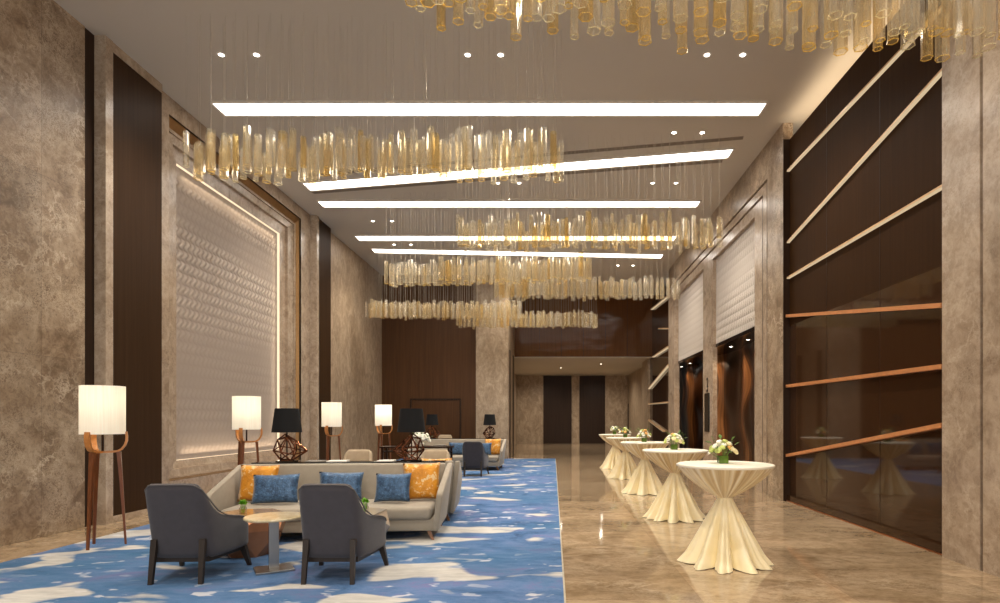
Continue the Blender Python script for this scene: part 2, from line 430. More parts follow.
t = thing('wall_panel', 'tall pale relief panel with glowing edges set in the left marble wall', 'wall panel', (-6.36, 11.58, .71))
mm = Matrix.Translation((6.36, -11.58, -.71))
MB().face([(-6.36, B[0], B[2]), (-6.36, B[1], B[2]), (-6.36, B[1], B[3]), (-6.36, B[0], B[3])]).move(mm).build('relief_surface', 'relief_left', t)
ring(MB(), B, X0-.25, inset(B, .005), -6.355).move(mm).build('edge_light', 'cove_glow', t)
# second pilaster group
struct('trim_7', bx(-6.7, -5.89, 14.46, 14.6, 0, H), 'pillar_marble')
struct('trim_8', bx(-6.7, -5.93, 14.6, 15.48, 0, H), 'brown_panel')
struct('wall_left_far', bx(-6.7, X0, 15.48, 20.5, 0, H), 'far_marble')
# ---- back wall
struct('wall_back', bx(-6.7, -2.72, 20.5, 20.8, 0, H), 'back_veneer')
m = MB()
m.box(-5.06, -3.24, 20.47, 20.5, 0, 2.14)
d = struct('door_1', bx(-5.0, -3.3, 20.485, 20.5, 0, 2.08), 'back_veneer')
m = MB(); m.box(-5.05, -5.0, 20.46, 20.5, 0, 2.13); m.box(-3.3, -3.25, 20.46, 20.5, 0, 2.13); m.box(-5.0, -3.3, 20.46, 20.5, 2.08, 2.13)
m.build('door_frame', 'deep_brown', d)
struct('trim_9', bx(-2.72, -1.57, 20.45, 23.8, 0, H), 'far_marble')
struct('trim_10', bx(-1.62, -1.55, 20.9, 21.25, 0, 3.9), 'deep_brown')
struct('trim_11', bx(-1.62, -1.55, 22.6, 23.0, 0, 3.9), 'deep_brown')
# soffit wall
so = MB(); so.box(-1.59, 4.4, 23.8, 24.0, 3.96, H)
struct('wall_soffit', so, 'brown_gloss')
m = MB()
for x in (-.55, .35, 1.25, 2.15, 3.05): m.box(x-.006, x+.006, 23.792, 23.8, 3.96, H)
struct('trim_12', m, 'deep_brown')
# corridor
struct('ceiling_corridor', bx(-2.4, 4.9, 23.79, 33.6, 3.93, 3.96), 'ceiling_paint')
struct('wall_corridor_left', bx(-2.4, -2.1, 23.8, 33.5, 0, 3.96), 'far_marble')
struct('trim_13', bx(-2.72, -1.59, 23.8, 24.0, 0, 3.93), 'deep_brown')
struct('wall_corridor_back', bx(-2.4, 4.9, 33.5, 33.7, 0, 3.96), 'far_marble')
def pxX(x, Y): return (x-553)*Y/580
struct('door_2', bx(pxX(543.4, 33.5), pxX(571.5, 33.5), 33.44, 33.5, 0, 3.9), 'deep_brown')
struct('door_3', bx(pxX(579.5, 33.5), pxX(605, 33.5), 33.44, 33.5, 0, 3.9), 'deep_brown')
struct('trim_14', bx(pxX(628.5, 33.5)-.05, pxX(630.5, 33.5)+.05, 33.4, 33.5, 0, 2.3), 'deep_brown')

# ---- right wall
struct('wall_right', bx(XR, 4.6, -4, 5.33, 0, H), 'pillar_marble')
struct('trim_15', bx(XR+.06, 4.6, 5.33, 5.37, 0, H), 'deep_brown')
struct('trim_16', bx(XR, 4.6, 5.37, 5.89, 0, H), 'pillar_marble')
PX = 4.06
struct('wall_right_panel', bx(PX, PX+.05, 5.89, 9.96, .0, 3.0), 'dark_gloss')
struct('wall_right_panel_upper', bx(PX, PX+.05, 5.89, 9.96, 3.0, 6.2), 'matte_brown')
struct('trim_17', bx(PX+.25, 4.6, 5.89, 9.96, 0, H), 'wall_marble')
m = MB()
for y in (7.2, 8.6): m.box(PX-.003, PX, y-.004, y+.004, 0.1, 6.2)
struct('trim_18', m, 'deep_brown')
struct('baseboard_right', bx(PX-.05, PX, 5.89, 9.96, 0, .1), 'dark_gloss')
struct('trim_19', bx(PX-.062, PX-.05, 5.89, 9.96, 0, .012), 'copper_metal')
# niche colonnade
m = MB()
m.box(XR, 4.12, 9.96, 10.7, 0, H)
m.box(XR, 4.12, 10.7, 19.84, 5.84, H)
struct('wall_right_portal', m, 'wall_marble')
m = MB()
m.box(XR+.03, 4.12, 10.72, 11.0, 0, 5.82); m.box(XR+.03, 4.12, 11.0, 19.84, 5.66, 5.82)
struct('trim_20', m, 'frame_marble')
m = MB()
m.box(XR+.06, 4.12, 11.02, 11.54, 0, 5.64); m.box(XR+.06, 4.12, 11.54, 18.9, 5.42, 5.64)
struct('trim_21', m, 'pillar_marble')
struct('trim_22', bx(XR+.06, 4.12, 14.55, 15.5, 0, 5.42), 'pillar_marble')
struct('trim_23', bx(XR, 4.12, 18.9, 19.84, 0, 5.64), 'pillar_marble')
plain('groove_shade', rgb(92, 78, 64), .7)  # for dark strips standing in for the shade of two grooves
struct('trim_30', bx(XR-.002, XR+.02, 10.69, 10.715, 0, 5.84), 'groove_shade')
struct('trim_31', bx(XR+.028, XR+.05, 11.0, 11.025, 0, 5.66), 'groove_shade')
struct('trim_29', bx(XR+.002, PX+.05, 9.945, 9.96, 0, 6.2), 'deep_brown')
for i, (y0, y1) in enumerate(((11.54, 14.55), (15.5, 18.9))):
    p = bx(4.09, 4.14, y0, y1, 3.28, 5.42).build('relief_panel', 'relief_right')
    tag(p, ('pale relief panel above the nearer lift opening in the right wall', 'pale relief panel above the farther lift opening, past the marble pier')[i], 'wall panel', 'relief panels over the lift openings')
    struct('trim_%d' % (24+i), bx(4.08, 4.16, y0, y1, 3.2, 3.28), 'black_lacquer')
# lift lobby behind the colonnade
struct('ceiling_lobby', bx(4.16, 6.2, 9.96, 25, 3.3, 3.4), 'black_lacquer')
w = MB()
P = [[(4.98+.09*math.sin(1.7*y+.6*math.sin(3.2*z))+.03*math.sin(5.3*y+1.1*math.sin(2.1*z)), y, z) for y in [10+i*.1 for i in range(150)]] for z in [j*.11 for j in range(31)]]
w.grid(P); struct('wall_lobby', w, 'wavy_copper', smooth=True, angle=180)
# far panel bay and the wall of the corridor
struct('wall_right_far', bx(4.07, 4.3, 19.84, 24.3, 0, 6.25), 'dark_gloss')
struct('trim_26', bx(XR+.02, 4.4, 24.3, 25.8, 0, 3.96), 'far_marble')
struct('trim_27', bx(4.5, 4.6, 25.8, 27.6, 0, 3.96), 'deep_brown')
struct('trim_28', bx(4.35, 4.9, 27.6, 33.5, 0, 3.96), 'far_marble')

# ---- light bars on the dark panel
def light_bar(y0, z0, y1, z1, x, label, glow, group, d=.07, hgt=.05):
    cy, cz = (y0+y1)/2, (z0+z1)/2
    t = thing('wall_bar', label, 'light bar', (x, cy, cz), 0, group)  # each one is a bar fixed flat to the wall panel
    if glow and d < .08: d, hgt = .05, .032
    L = math.hypot(y1-y0, z1-z0); ang = math.atan2(z1-z0, y1-y0)
    R = Matrix.Rotation(ang, 4, 'X')
    bx(-d, -.004, -L/2, L/2, -hgt/2, hgt/2).move(R).build('bar_body', 'lit_bar' if glow else 'copper_bar', t)
    if glow: bx(-d-.004, -d*.1, -L/2, L/2, -hgt/2-.003, -hgt/2+.006).move(R).build('light_strip', 'bar_glow', t)
    return t
G1 = 'copper bars across the near dark wall panel'
def YY(px, X=4.0): return 580*X/(px-553)
def ZZ(px, py, X=4.0): return 1.4+(418-py)*X/(px-553)
bars = [((783, 455), (942, 424), 'lowest sloping copper bar on the near dark panel', 0),
        ((783, 385.4), (942, 365.2), 'level copper bar second from the floor on the near dark panel', 0),
        ((783, 315), (942, 304), 'copper bar third from the floor on the near dark panel', 0),
        ((783, 278.5), (942, 184), 'lit bar fourth from the floor on the near dark panel', 1),
        ((783, 244.5), (942, 67), 'lit sloping bar second from the top of the near dark panel', 1),
        ((783, 173), (942, 3), 'lit bar topmost on the near dark panel, close to the ceiling', 1)]
for (a, b, lab, gl) in bars:
    light_bar(YY(b[0]), ZZ(*b), YY(a[0]), ZZ(*a), PX, lab, gl, G1)
G2 = 'lit bars across the far dark wall panel'
fb = [((651.6, 308), (668.2, 294.7), 'topmost lit bar on the far dark panel'),
      ((659, 327.3), (668.6, 327.3), 'short level bar second from the top of the far dark panel'),
      ((653.3, 355.5), (668.6, 345.5), 'bar on the far dark panel meeting the brown soffit edge'),
      ((648.6, 387.7), (668.6, 363.8), 'steep lit bar midway up the far dark panel'),
      ((648.6, 402.6), (668.4, 401), 'nearly level lit bar on the far dark panel above table height'),
      ((648.6, 418.6), (664, 430), 'lowest bar on the far dark panel, falling towards the camera')]
for (a, b, lab) in fb:
    X = 4.02
    light_bar(YY(b[0], X), ZZ(*b, X), YY(a[0], X), ZZ(*a, X), 4.07, lab, 1, G2, .09, .05)

# ---- display + floor sign on pier
bx(XR+.03, XR+.06, 14.85, 15.25, ZZ(706.5, 430.5, 3.98), ZZ(706.5, 392, 3.98)).build('display_screen', 'black_lacquer')
tag(bpy.data.objects['display_screen'], 'narrow upright black display screen on the marble pier between lift openings', 'screen')
t = thing('numeral_sign', 'small dark number sign above the black screen on the marble pier', 'sign', (XR+.055, 15.05, 2.25))
cu = bpy.data.curves.new('numeral', 'FONT'); cu.body = '2'; cu.size = .36; cu.extrude = .004; cu.align_x = 'CENTER'
cu.materials.append(MATS['deep_brown'])
o = bpy.data.objects.new('numeral', cu); me = bpy.data.meshes.new_from_object(o); bpy.data.objects.remove(o); o = bpy.data.objects.new('numeral', me); COL.objects.link(o); o.parent = t; o.rotation_euler = (PI/2, 0, -PI/2); o.location = (0, 0, -.02)
bx(-.01, .0, -.06, .06, -.14, -.08).build('sign_plate', 'deep_brown', t)

# ================================================================== CEILING LIGHTS
def strip(q, label):
    cx = sum(p[0] for p in q)/4; cy = sum(p[1] for p in q)/4
    t = thing('ceiling_strip_light', label, 'ceiling light', (cx, cy, H), 0, 'long white strip lights in the ceiling')
    loc = [(p[0]-cx, p[1]-cy) for p in q]
    MB().extr(loc, 'z', -.012, 0).build('diffuser', 'strip_light', t)
    # frame: four lips
    m = MB()
    for i in range(4):
        a, b = Vector(loc[i]), Vector(loc[(i+1) % 4]); d = (b-a).normalized(); nrm = Vector((d.y, -d.x))*.035
        a2, b2 = a-d*.0, b+d*.0
        m.extr([tuple(a2), tuple(b2), tuple(b2+nrm), tuple(a2+nrm)], 'z', -.03, 0)
    m.build('frame', 'white_metal', t)
    return t
strip([(-5.46, 9.3), (3.42, 9.3), (3.42, 9.67), (-5.46, 9.67)], 'straight white strip light across the ceiling, nearest to the camera')
strip([(-5.37, 12.46), (3.38, 10.89), (3.38, 11.24), (-5.37, 12.85)], 'slanting white strip light second from the camera, between two dark slots')
strip([(-5.47, 13.5), (3.42, 13.5), (3.42, 13.85), (-5.47, 13.85)], 'straight white ceiling strip light third from the camera')
strip([(-5.48, 16.05), (3.42, 16.05), (3.42, 16.45), (-5.48, 16.45)], 'straight white ceiling strip light fourth from the camera, partly behind tubes')
strip([(-5.40, 17.26), (3.39, 17.86), (3.39, 18.25), (-5.40, 17.65)], 'slightly slanting white ceiling strip light farthest from the camera')
for (a, b, lab) in (((-5.3, 12.13), (3.44, 10.49), 'thin dark air slot in the ceiling before the slanting strip light'),
                    ((-5.4, 13.04), (3.34, 11.44), 'thin dark air slot in the ceiling behind the slanting strip light')):
    t = thing('air_slot', lab, 'air vent', ((a[0]+b[0])/2, (a[1]+b[1])/2, H), 0, 'air slots in the ceiling')
    a, b = Vector(a), Vector(b); c0 = (a+b)/2; d = (b-a).normalized(); nn = Vector((-d.y, d.x))*.06
    MB().extr([tuple(a-c0-nn), tuple(b-c0-nn), tuple(b-c0+nn), tuple(a-c0+nn)], 'z', -.004, 0).build('slot_opening', 'black_slot', t)

def spot_lamp(loc, e, ang=100, blend=.8, size=.06, col=(1, .92, .80)):
    L = bpy.data.lights.new('spot', 'SPOT'); L.energy = e; L.spot_size = math.radians(ang); L.spot_blend = blend; L.shadow_soft_size = size; L.color = col
    o = bpy.data.objects.new('spot', L); COL.objects.link(o); o.location = loc; return o
dl_ring = dl_lens = None
proto = None
rowname = {8.1: 'nearest row', 10.3: 'second row', 12.5: 'third row', 14.9: 'fourth row', 16.9: 'fifth row', 19.2: 'farthest row'}
colname = {-4.63: 'left part of left pair', -4.14: 'right part of left pair', -1.19: 'left part of middle pair', -.73: 'right part of middle pair', 2.15: 'left part of right pair', 2.65: 'right part of right pair'}
hidden = {(10.3, -4.63), (10.3, -4.14), (10.3, -1.19), (10.3, -.73), (12.5, -4.63), (12.5, -4.14), (14.9, -1.19), (14.9, -.73), (14.9, 2.15), (14.9, 2.65), (16.9, -1.19), (16.9, -.73), (16.9, 2.15), (16.9, 2.65), (19.2, -4.63), (19.2, -4.14), (19.2, -1.19), (19.2, -.73)}
for y in (8.1, 10.3, 12.5, 14.9, 16.9, 19.2):
    for x in (-4.63, -4.14, -1.19, -.73, 2.15, 2.65):
        if (y, x) not in hidden:
            lab = 'round recessed ceiling downlight, %s, %s from the camera' % (colname[x], rowname[y])
            if proto is None:
                proto = thing('downlight', lab, 'downlight', (x, y, H), 0, 'small round downlights in the ceiling')
                MB().lathe([(.038, -.004), (.06, -.006), (.065, 0)], 20).build('trim_ring', 'white_metal', proto)
                MB().lathe([(.001, -.003), (.04, -.003)], 20).build('lens', 'downlight_glow', proto)
            else: copy_tree(proto, (x, y, H), label=lab)
for y in (1.0, 4.5, 8.1, 12.5, 16.9, 20.0):
    for x in (-4.4, -.95, 2.4):
        if y >= 19 and x < -2: continue
        spot_lamp((x, y, H-.03), 370, 125, .9)
# corridor + lobby downlights
cds = [(.38, 28.5, 3.93, 'tiny downlight in the pale corridor ceiling beyond the brown soffit'), (2.2, 26.6, 3.93, 'second tiny downlight in the corridor ceiling, nearer the right wall')]
for (x, y, z, lab) in cds:
    copy_tree(proto, (x, y, z), label=lab, group='downlights in the corridor ceiling'); 
for x, y in ((.38, 28.5), (2.2, 26.6), (-.8, 31), (2.6, 31)): spot_lamp((x, y, 3.88), 190, 165, .9)
for (y, lab) in ((13.85, 'small downlight inside the nearer lift opening, closest to the camera'), (15.2, 'small downlight deeper inside the nearer lift opening'),
            (19.7, 'small downlight inside the farther lift opening, closer to the pier'), (21, 'small downlight deepest inside the farther lift opening')):
    copy_tree(proto, (4.66, y, 3.3), label=lab, group='downlights inside the lift openings')
for y in (13.9, 15.3, 17.4, 19.7, 21.2): spot_lamp((4.5, y, 3.26), 60, 150, .9, .04, (1, .75, .5))

def area(loc, rot, sx, sy, e, col=(1, .8, .56)):
    L = bpy.data.lights.new('area', 'AREA'); L.shape = 'RECTANGLE'; L.size = sx; L.size_y = sy; L.energy = e; L.color = col
    o = bpy.data.objects.new('area', L); COL.objects.link(o); o.location = loc; o.rotation_euler = rot; return o
# cove lights hidden behind the tops of the dark panels, shining up on the ceiling
area((PX+.15, 7.9, 6.12), (PI, 0, 0), .12, 4.0, 11)
area((4.2, 22.0, 6.2), (PI, 0, 0), .12, 3.2, 14)
# niche edge washes
area((-6.29, 11.58, 5.6), (0, math.radians(-8), 0), .05, 3.3, 5, (1, .82, .6))
area((-6.29, 11.58, .78), (PI, math.radians(8), 0), .05, 3.3, 6, (1, .82, .6))
area((-6.29, 13.28, 3.2), (math.radians(-90), 0, 0), .05, 4.6, 3, (1, .82, .6))
# added soft fill light behind the camera, no lamp known there
area((-1, -3.2, 3.6), (math.radians(80), 0, 0), 9, 5, 260, (1, .94, .86))

# ================================================================== CHANDELIERS
def tube_mesh(r, L, mat, rim):
    m = MB(); m.lathe([(r, 0), (r, L)], 6)
    b = m.bm
    me_o = m.build('tube_proto', mat)
    me = me_o.data; bpy.data.objects.remove(me_o)
    return me
def rim_mesh(r, mat):
    m = MB(); m.tube([(r*math.cos(2*PI*i/6), r*math.sin(2*PI*i/6), 0) for i in range(6)], .0042, 5, True)
    o = m.build('rim_proto', mat); me = o.data; bpy.data.objects.remove(o); return me
VAR = []
for r in (.036, .045, .055):
    for L in (.37, .44, .51):
        for mt, rm in (('glass_clear', 'rim_clear'), ('glass_champagne', 'rim_gold'), ('glass_amber', 'rim_gold')):
            # tube wall + bottom rim + sloped top closure in one glass piece
            m = MB(); m.lathe([(r, 0), (r, L*.33), (r, L*.66), (r, L)], 6); o = m.build('glass_tube', mt); me = o.data; bpy.data.objects.remove(o)
            VAR.append((mt, L, me, rim_mesh(r, rm)))
WIRE = None
def wire_mesh(L):
    m = MB(); m.tube([(0, 0, 0), (0, 0, L)], .0017, 4); o = m.build('w', 'wire_metal'); me = o.data; bpy.data.objects.remove(o); return me
WIRES = {}
def chandelier(xa, ya, xb, yb, n, label, rng, zb=4.53, rims=True, gold=(.5, .91), jit=1.0):
    cx, cy = (xa+xb)/2, (ya+yb)/2
    t = thing('glass_chandelier', label, 'chandelier', (cx, cy, H), 0, 'glass tube chandeliers hanging from the ceiling')
    for i in range(n):
        u = (i+.5+rng.uniform(-.45, .45))/n
        x = xa+(xb-xa)*u; y = ya+(yb-ya)*u+(-.15, .0, .15)[i % 3]+rng.uniform(-.04, .04)
        g = rng.random(); mt = 'glass_clear' if g < gold[0] else ('glass_champagne' if g < gold[1] else 'glass_amber')
        c = [v for v in VAR if v[0] == mt and (jit > .9 or v[1] > .4)]; v = rng.choice(c)
        z = zb+jit*(rng.choice((-.06, 0, 0, .0, .02, .05, .1))+rng.uniform(-.025, .025))
        o = bpy.data.objects.new('glass_tube', v[2]); COL.objects.link(o); o.parent = t
        o.location = (x-cx, y-cy, z-H); o.rotation_euler = (0, 0, rng.uniform(0, PI))
        if rims:
            rr = bpy.data.objects.new('rim', v[3]); COL.objects.link(rr); rr.parent = o
        Lw = round((H-z-v[1])*20)/20
        if Lw not in WIRES: WIRES[Lw] = wire_mesh(Lw)
        w = bpy.data.objects.new('wire', WIRES[Lw]); COL.objects.link(w); w.parent = o; w.location = (0, 0, H-.006-z-Lw)
    return t
rng = random.Random(3)
chandelier(-1.14, 4.28, 3.68, 4.74, 98, 'glass tube chandelier nearest the camera, cut by the top of the photo', rng, zb=4.43)
chandelier(-4.60, 7.43, .12, 7.43, 96, 'glass tube chandelier second from the camera, before the left wall niche', rng)
chandelier(-1.74, 10.5, 3.02, 10.5, 98, 'glass tube chandelier third from the camera, reaching the right wall', rng)
chandelier(-3.80, 13.25, .82, 12.7, 98, 'slightly slanting glass tube chandelier fourth from the camera', rng, rims=True, jit=.55, zb=4.46)
chandelier(-1.49, 14.9, 3.28, 14.9, 98, 'glass tube chandelier fifth from the camera, before the brown soffit', rng, rims=False, jit=.55, zb=4.5)
chandelier(-5.55, 17.4, -.95, 17.5, 98, 'glass tube chandelier sixth from the camera, against the back left wall', rng, rims=False, jit=.55, zb=4.43)
chandelier(-3.20, 19.2, 1.46, 19.2, 98, 'lowest looking glass tube chandelier, farthest from the camera', rng, rims=False, jit=.55, zb=4.44)

# ================================================================== CARPET
CZ = .012
t = thing('carpet', 'large blue carpet with white cloud patches covering the left floor', 'carpet', (-2.6, 8, 0))
bx(-5.34+2.6, .085+2.6, -3-8, 20.44-8, 0.001, CZ).build('carpet_pile', 'cloud_carpet', t)
bx(.085+2.6, .1+2.6, -3-8, 20.44-8, 0.001, CZ).build('edge_band', 'carpet_border', t)

# ================================================================== SOFAS
def make_sofa(label, loc, rz):
    t = thing('sofa', label, 'sofa', loc, rz, 'light grey sofas set back to back')
    W = 1.25; D = .49   # half width, half depth; front is -y
    bx(-W+.02, W-.02, -D+.03, D-.03, .105, .24, .02).build('base', 'sofa_fabric', t, smooth=True)
    bx(-W+.09, W-.09, -D, D-.16, .235, .38, .045, 4).build('seat_cushion', 'sofa_fabric', t, smooth=True)
    MB().extr([(D-.23, .25), (D-.13, .82), (D, .82), (D-.02, .12)], 'x', -W+.01, W-.01, .025, 3).build('backrest', 'sofa_fabric', t, smooth=True)
    for s in (-1, 1):
        m = MB(); m.extr([(-D-.03, .11), (-D-.04, .53), (-D+.02, .555), (D-.13, .815), (D, .82), (D, .11)], 'x', s*W, s*(W-.07), .022, 3)
        for q in m.bm.verts: q.co.x += s*.08*(q.co.z-.11)/.7
        m.build('armrest', 'sofa_fabric', t, smooth=True)
    for sx in (-1, 1):
        for sy in (-1, 1):
            MB().bar((sx*(W-.07), sy*(D-.06), 0), (sx*(W-.13), sy*(D-.10), .12), .03, .05).build('leg', 'sofa_leg_wood', t)
    return t
SX = -2.66
TH = math.radians(5); CX, CY = -2.65, 7.63     # the near seating group is turned a little
def gp(lx, ly): return (CX+lx*math.cos(TH)-ly*math.sin(TH), CY+lx*math.sin(TH)+ly*math.cos(TH))
DY = 9.15
s1 = make_sofa('light grey sofa with orange and blue cushions facing the two near armchairs', (*gp(0, -.62), CZ), TH)
s2 = copy_tree(s1, (*gp(.07, .63), CZ), PI+TH, 'light grey sofa turned away, back to back behind the near sofa')
s3 = copy_tree(s1, (SX, 7.01+DY, CZ), 0, 'farther light grey sofa beside the marble column, facing the far dark armchair')

def pillow_mesh(w, h, d, mat):
    m = MB(); N = 14
    def P(u, v, s):
        x = w/2*u*(1-.07*(1-v*v)); z = h/2*v*(1-.07*(1-u*u))
        th = d/2*max(0, (1-u**4)*(1-v**4))**.55
        return (x, s*th, z)
    q = [2*i/N-1 for i in range(N+1)]
    for s in (-1, 1): m.grid([[P(u, v, s) for u in q] for v in q])
    bmesh.ops.remove_doubles(m.bm, verts=m.bm.verts[:], dist=1e-4)
    return m
def pillow(w, h, d, mat, loc, tilt, rz, roll, label, grp):
    o = pillow_mesh(w, h, d, mat).build('cushion', mat, None, smooth=True, angle=180)
    o.location = loc; o.rotation_euler = (tilt, roll, rz)
    return tag(o, label, 'cushion', grp)
SZ = .38+CZ
pls = [(.46, .45, .12, 'orange_brocade', (-.975, -.50, SZ+.232), -.2, .0, .02, 'orange brocade cushion at the left end of the near sofa'),
       (.54, .35, .12, 'blue_brocade', (-.70, -.70, SZ+.185), -.26, .0, -.02, 'blue cushion leaning on the left orange cushion of the near sofa'),
       (.54, .35, .12, 'blue_brocade', (-.01, -.48, SZ+.185), -.2, .0, .02, 'blue cushion in the middle of the near sofa'),
       (.45, .35, .12, 'blue_brocade', (.66, -.70, SZ+.185), -.26, -.2, -.03, 'dark blue cushion leaning on the right orange cushion of near sofa'),
       (.46, .46, .12, 'orange_brocade', (.975, -.50, SZ+.237), -.2, .04, -.02, 'orange brocade cushion at the right end of the near sofa')]
for p in pls: pillow(*p[:4], (*gp(p[4][0], p[4][1]), p[4][2]), p[5], p[6]+TH, p[7], p[8], 'cushions on the near sofa')
far = [(2, 'blue cushion left of the far dark armchair on the farther sofa'), (3, 'blue cushion right of the far dark armchair on the farther sofa'), (4, 'orange cushion at the right end of the farther sofa')]
for i, lab in far:
    p = list(pls[i]); p[4] = (SX+p[4][0]+(.08 if i == 3 else 0), CY+DY+p[4][1], p[4][2]); p[8] = lab
    pillow(*p, 'cushions on the farther sofa')
pillow(.46, .46, .12, 'orange_brocade', (*gp(1.04, .50), SZ+.237), .2, TH, 0, 'orange cushion on the sofa turned away, peeking over its arm', 'cushion on the turned sofa')

# ================================================================== ARMCHAIRS
def make_armchair(name_label, loc, rz, fab, edge, group):
    t = thing('armchair', name_label, 'armchair', loc, rz, group)
    half = [(0, 0), (.10, 0), (.19, .003), (.235, .02), (.258, .06), (.272, .13), (.288, .22), (.298, .34), (.309, .45), (.313, .53), (.306, .57)]
    path = [(-x, y) for x, y in half[::-1][:-1]]+half
    def top(x, y):
        ax = abs(x)
        if y < .01: return .84
        if y < .03: return .82
        if y < .07: return .70
        if y < .14: return .575
        if y < .23: return .53
        if y < .37: return .505
        if y < .5: return .485
        if y < .57: return .46
        return .42
    n = len(path); rows = []
    def lean(x, y, z): return -.15*max(0, (z-.2)/.64)*max(0, 1-y/.45)
    nv = 7
    def nrm(i):
        a = Vector(path[max(i-1, 0)]); b = Vector(path[min(i+1, n-1)]); d = (b-a).normalized(); return Vector((-d.y, d.x))
    th = .065
    for j in range(nv):
        r = []
        for i, (x, y) in enumerate(path):
            z = .19+(top(x, y)-.19)*j/(nv-1); r.append((x, y+lean(x, y, z), z))
        rows.append(r)
    r = []
    for i, (x, y) in enumerate(path):   # rounded crest
        q = Vector((x, y))+nrm(i)*th*.5; z = top(x, y)+.018; r.append((q.x, q.y+lean(x, y, z), z))
    rows.append(r)
    for j in range(nv-1, -1, -1):
        r = []
        for i, (x, y) in enumerate(path):
            q = Vector((x, y))+nrm(i)*th; z = .19+(top(x, y)-.19)*j/(nv-1); r.append((q.x, q.y+lean(x, y, z), z))
        rows.append(r)
    m = MB(); V = m.grid(rows + [rows[0]])
    # close ends
    k2 = len(rows)
    for e in (0, -1):
        m.bm.faces.new([V[j][e] for j in range(k2)])
    bmesh.ops.remove_doubles(m.bm, verts=m.bm.verts[:], dist=1e-5)
    m.build('backrest', fab, t, smooth=True, angle=180, sub=1)
    pts = []
    for i, (x, y) in enumerate(path):
        z = top(x, y); pts.append((x, y+lean(x, y, z), z))
    # piping just along the outer crest, smoothed
    sm = [Vector(pts[0])]
    for i in range(1, n-1): sm.append((Vector(pts[i-1])+Vector(pts[i])*2+Vector(pts[i+1]))/4+Vector((0, 0, .004)))
    sm.append(Vector(pts[-1]))
    MB().tube(sm, .006, 6).build('piping', edge, t, smooth=True, angle=180)
    MB().extr([(-.225, .05), (.225, .05), (.275, .57), (-.275, .57)], 'z', .25, .43, .045, 4).build('seat_cushion', fab, t, smooth=True)
    MB().extr([(-.22, .02), (.22, .02), (.285, .54), (-.285, .54)], 'z', .165, .25).build('seat_frame', 'dark_wood', t)
    for s in (-1, 1):
        MB().bar((s*.205, -.075, 0), (s*.198, -.03, .37), .034, .05, .03, .035).build('leg', 'dark_wood', t)
        MB().bar((s*.312, .565, 0), (s*.28, .50, .20), .03, .055, .03, .055).build('leg', 'dark_wood', t)
    return t
ch1 = make_armchair('charcoal armchair seen from behind, beside the near floor lamp', (-3.175, 4.95, CZ), math.radians(3), 'charcoal_fabric', 'charcoal_edge', 'charcoal armchairs facing sofas')
copy_tree(ch1, (-1.892, 4.95, CZ), 0, 'charcoal armchair seen from behind, in front of the near sofa middle')
copy_tree(ch1, (-1.94, 4.95+DY, CZ), 0, 'far charcoal armchair before the farther sofa')
b1 = make_armchair('beige armchair behind the near sofas, beside the floor lamp at the brown strip', (-3.43, 10.15, CZ), PI, 'beige_fabric', 'sofa_piping', 'beige armchairs behind the near sofas')
copy_tree(b1, (-2.07, 10.15, CZ), PI, 'beige armchair behind the near sofas, below the white flowers')
copy_tree(b1, (-3.72, 9.15+10.75, CZ), PI, 'beige armchair behind the farther sofa, only its top showing', 'beige armchair at the back wall')

# ================================================================== CONSOLES + TABLE LAMPS
def console(loc, label, w=1.22):
    t = thing('console_table', label, 'console table', loc, 0, 'slim black consoles between sofas')
    bx(-w, w, -.115, .115, .82, .84, .004).build('table_top', 'black_lacquer', t)
    for s in (-1, 1): bx(s*(w-.06)-.03, s*(w-.06)+.03, -.1, .1, .0085, .82).build('leg', 'black_lacquer', t)
    bx(-w+.1, w-.1, -.02, .02, .1, .82).build('back_panel', 'deep_brown', t)
    return t
c1 = console((CX, CY, CZ-.008), 'slim black console between the two near sofas carrying two lamps')
c1.rotation_euler = (0, 0, TH)
c2 = copy_tree(c1, (SX, CY+DY, CZ-.008), 0, label='slim black console behind the farther sofa carrying two lamps')
TZ = .84+CZ
def table_lamp(loc, rz, label):
    t = thing('table_lamp', label, 'table lamp', loc, rz, 'black shaded table lamps with wire bases')
    bx(-.12, .12, -.07, .07, 0, .018).build('base', 'black_lacquer', t)
    MB().tube([(0, 0, .018), (0, 0, .42)], .009, 8).build('stem', 'dark_bronze', t)
    V = [(-.06, -.05, .02), (.07, -.06, .02), (.05, .08, .02), (-.10, .06, .03), (-.15, -.06, .15), (-.03, -.13, .13), (.12, -.1, .10), (.25, .02, .14), (.08, .13, .16), (-.12, .1, .2), (-.09, -.08, .29), (.03, -.09, .32), (.09, .05, .28), (-.03, .09, .33), (-.02, 0, .36)]
    E = [(0, 4), (0, 5), (1, 5), (1, 6), (1, 7), (2, 7), (2, 8), (3, 8), (3, 9), (3, 4), (4, 5), (5, 6), (6, 7), (7, 8), (8, 9), (9, 4), (4, 10), (5, 10), (5, 11), (6, 11), (7, 11), (7, 12), (8, 12), (8, 13), (9, 13), (9, 10), (10, 11), (11, 12), (12, 13), (13, 10), (10, 14), (11, 14), (12, 14), (13, 14), (0, 1), (1, 2), (2, 3), (3, 0), (6, 12), (4, 9)]
    m = MB()
    for a, b in E: m.tube([V[a], V[b]], .0085, 6)
    m.build('wire_frame', 'copper_metal' if False else 'bronze_wire', t, smooth=True)
    m = MB(); m.lathe([(.185, .385), (.145, .695)], 32); m.lathe([(.18, .386), (.14, .694)], 32); m.lathe([(.18, .386), (.185, .385)], 32); m.lathe([(.14, .694), (.145, .695)], 32)
    m.build('lamp_shade', 'black_fabric', t, smooth=True)
    return t
plain('bronze_wire', rgb(120, 72, 46), .25, .9, var=.2)
l1 = table_lamp((*gp(-.82, 0), TZ-.007), TH, 'black shaded lamp with wire base at the left end of the near console')
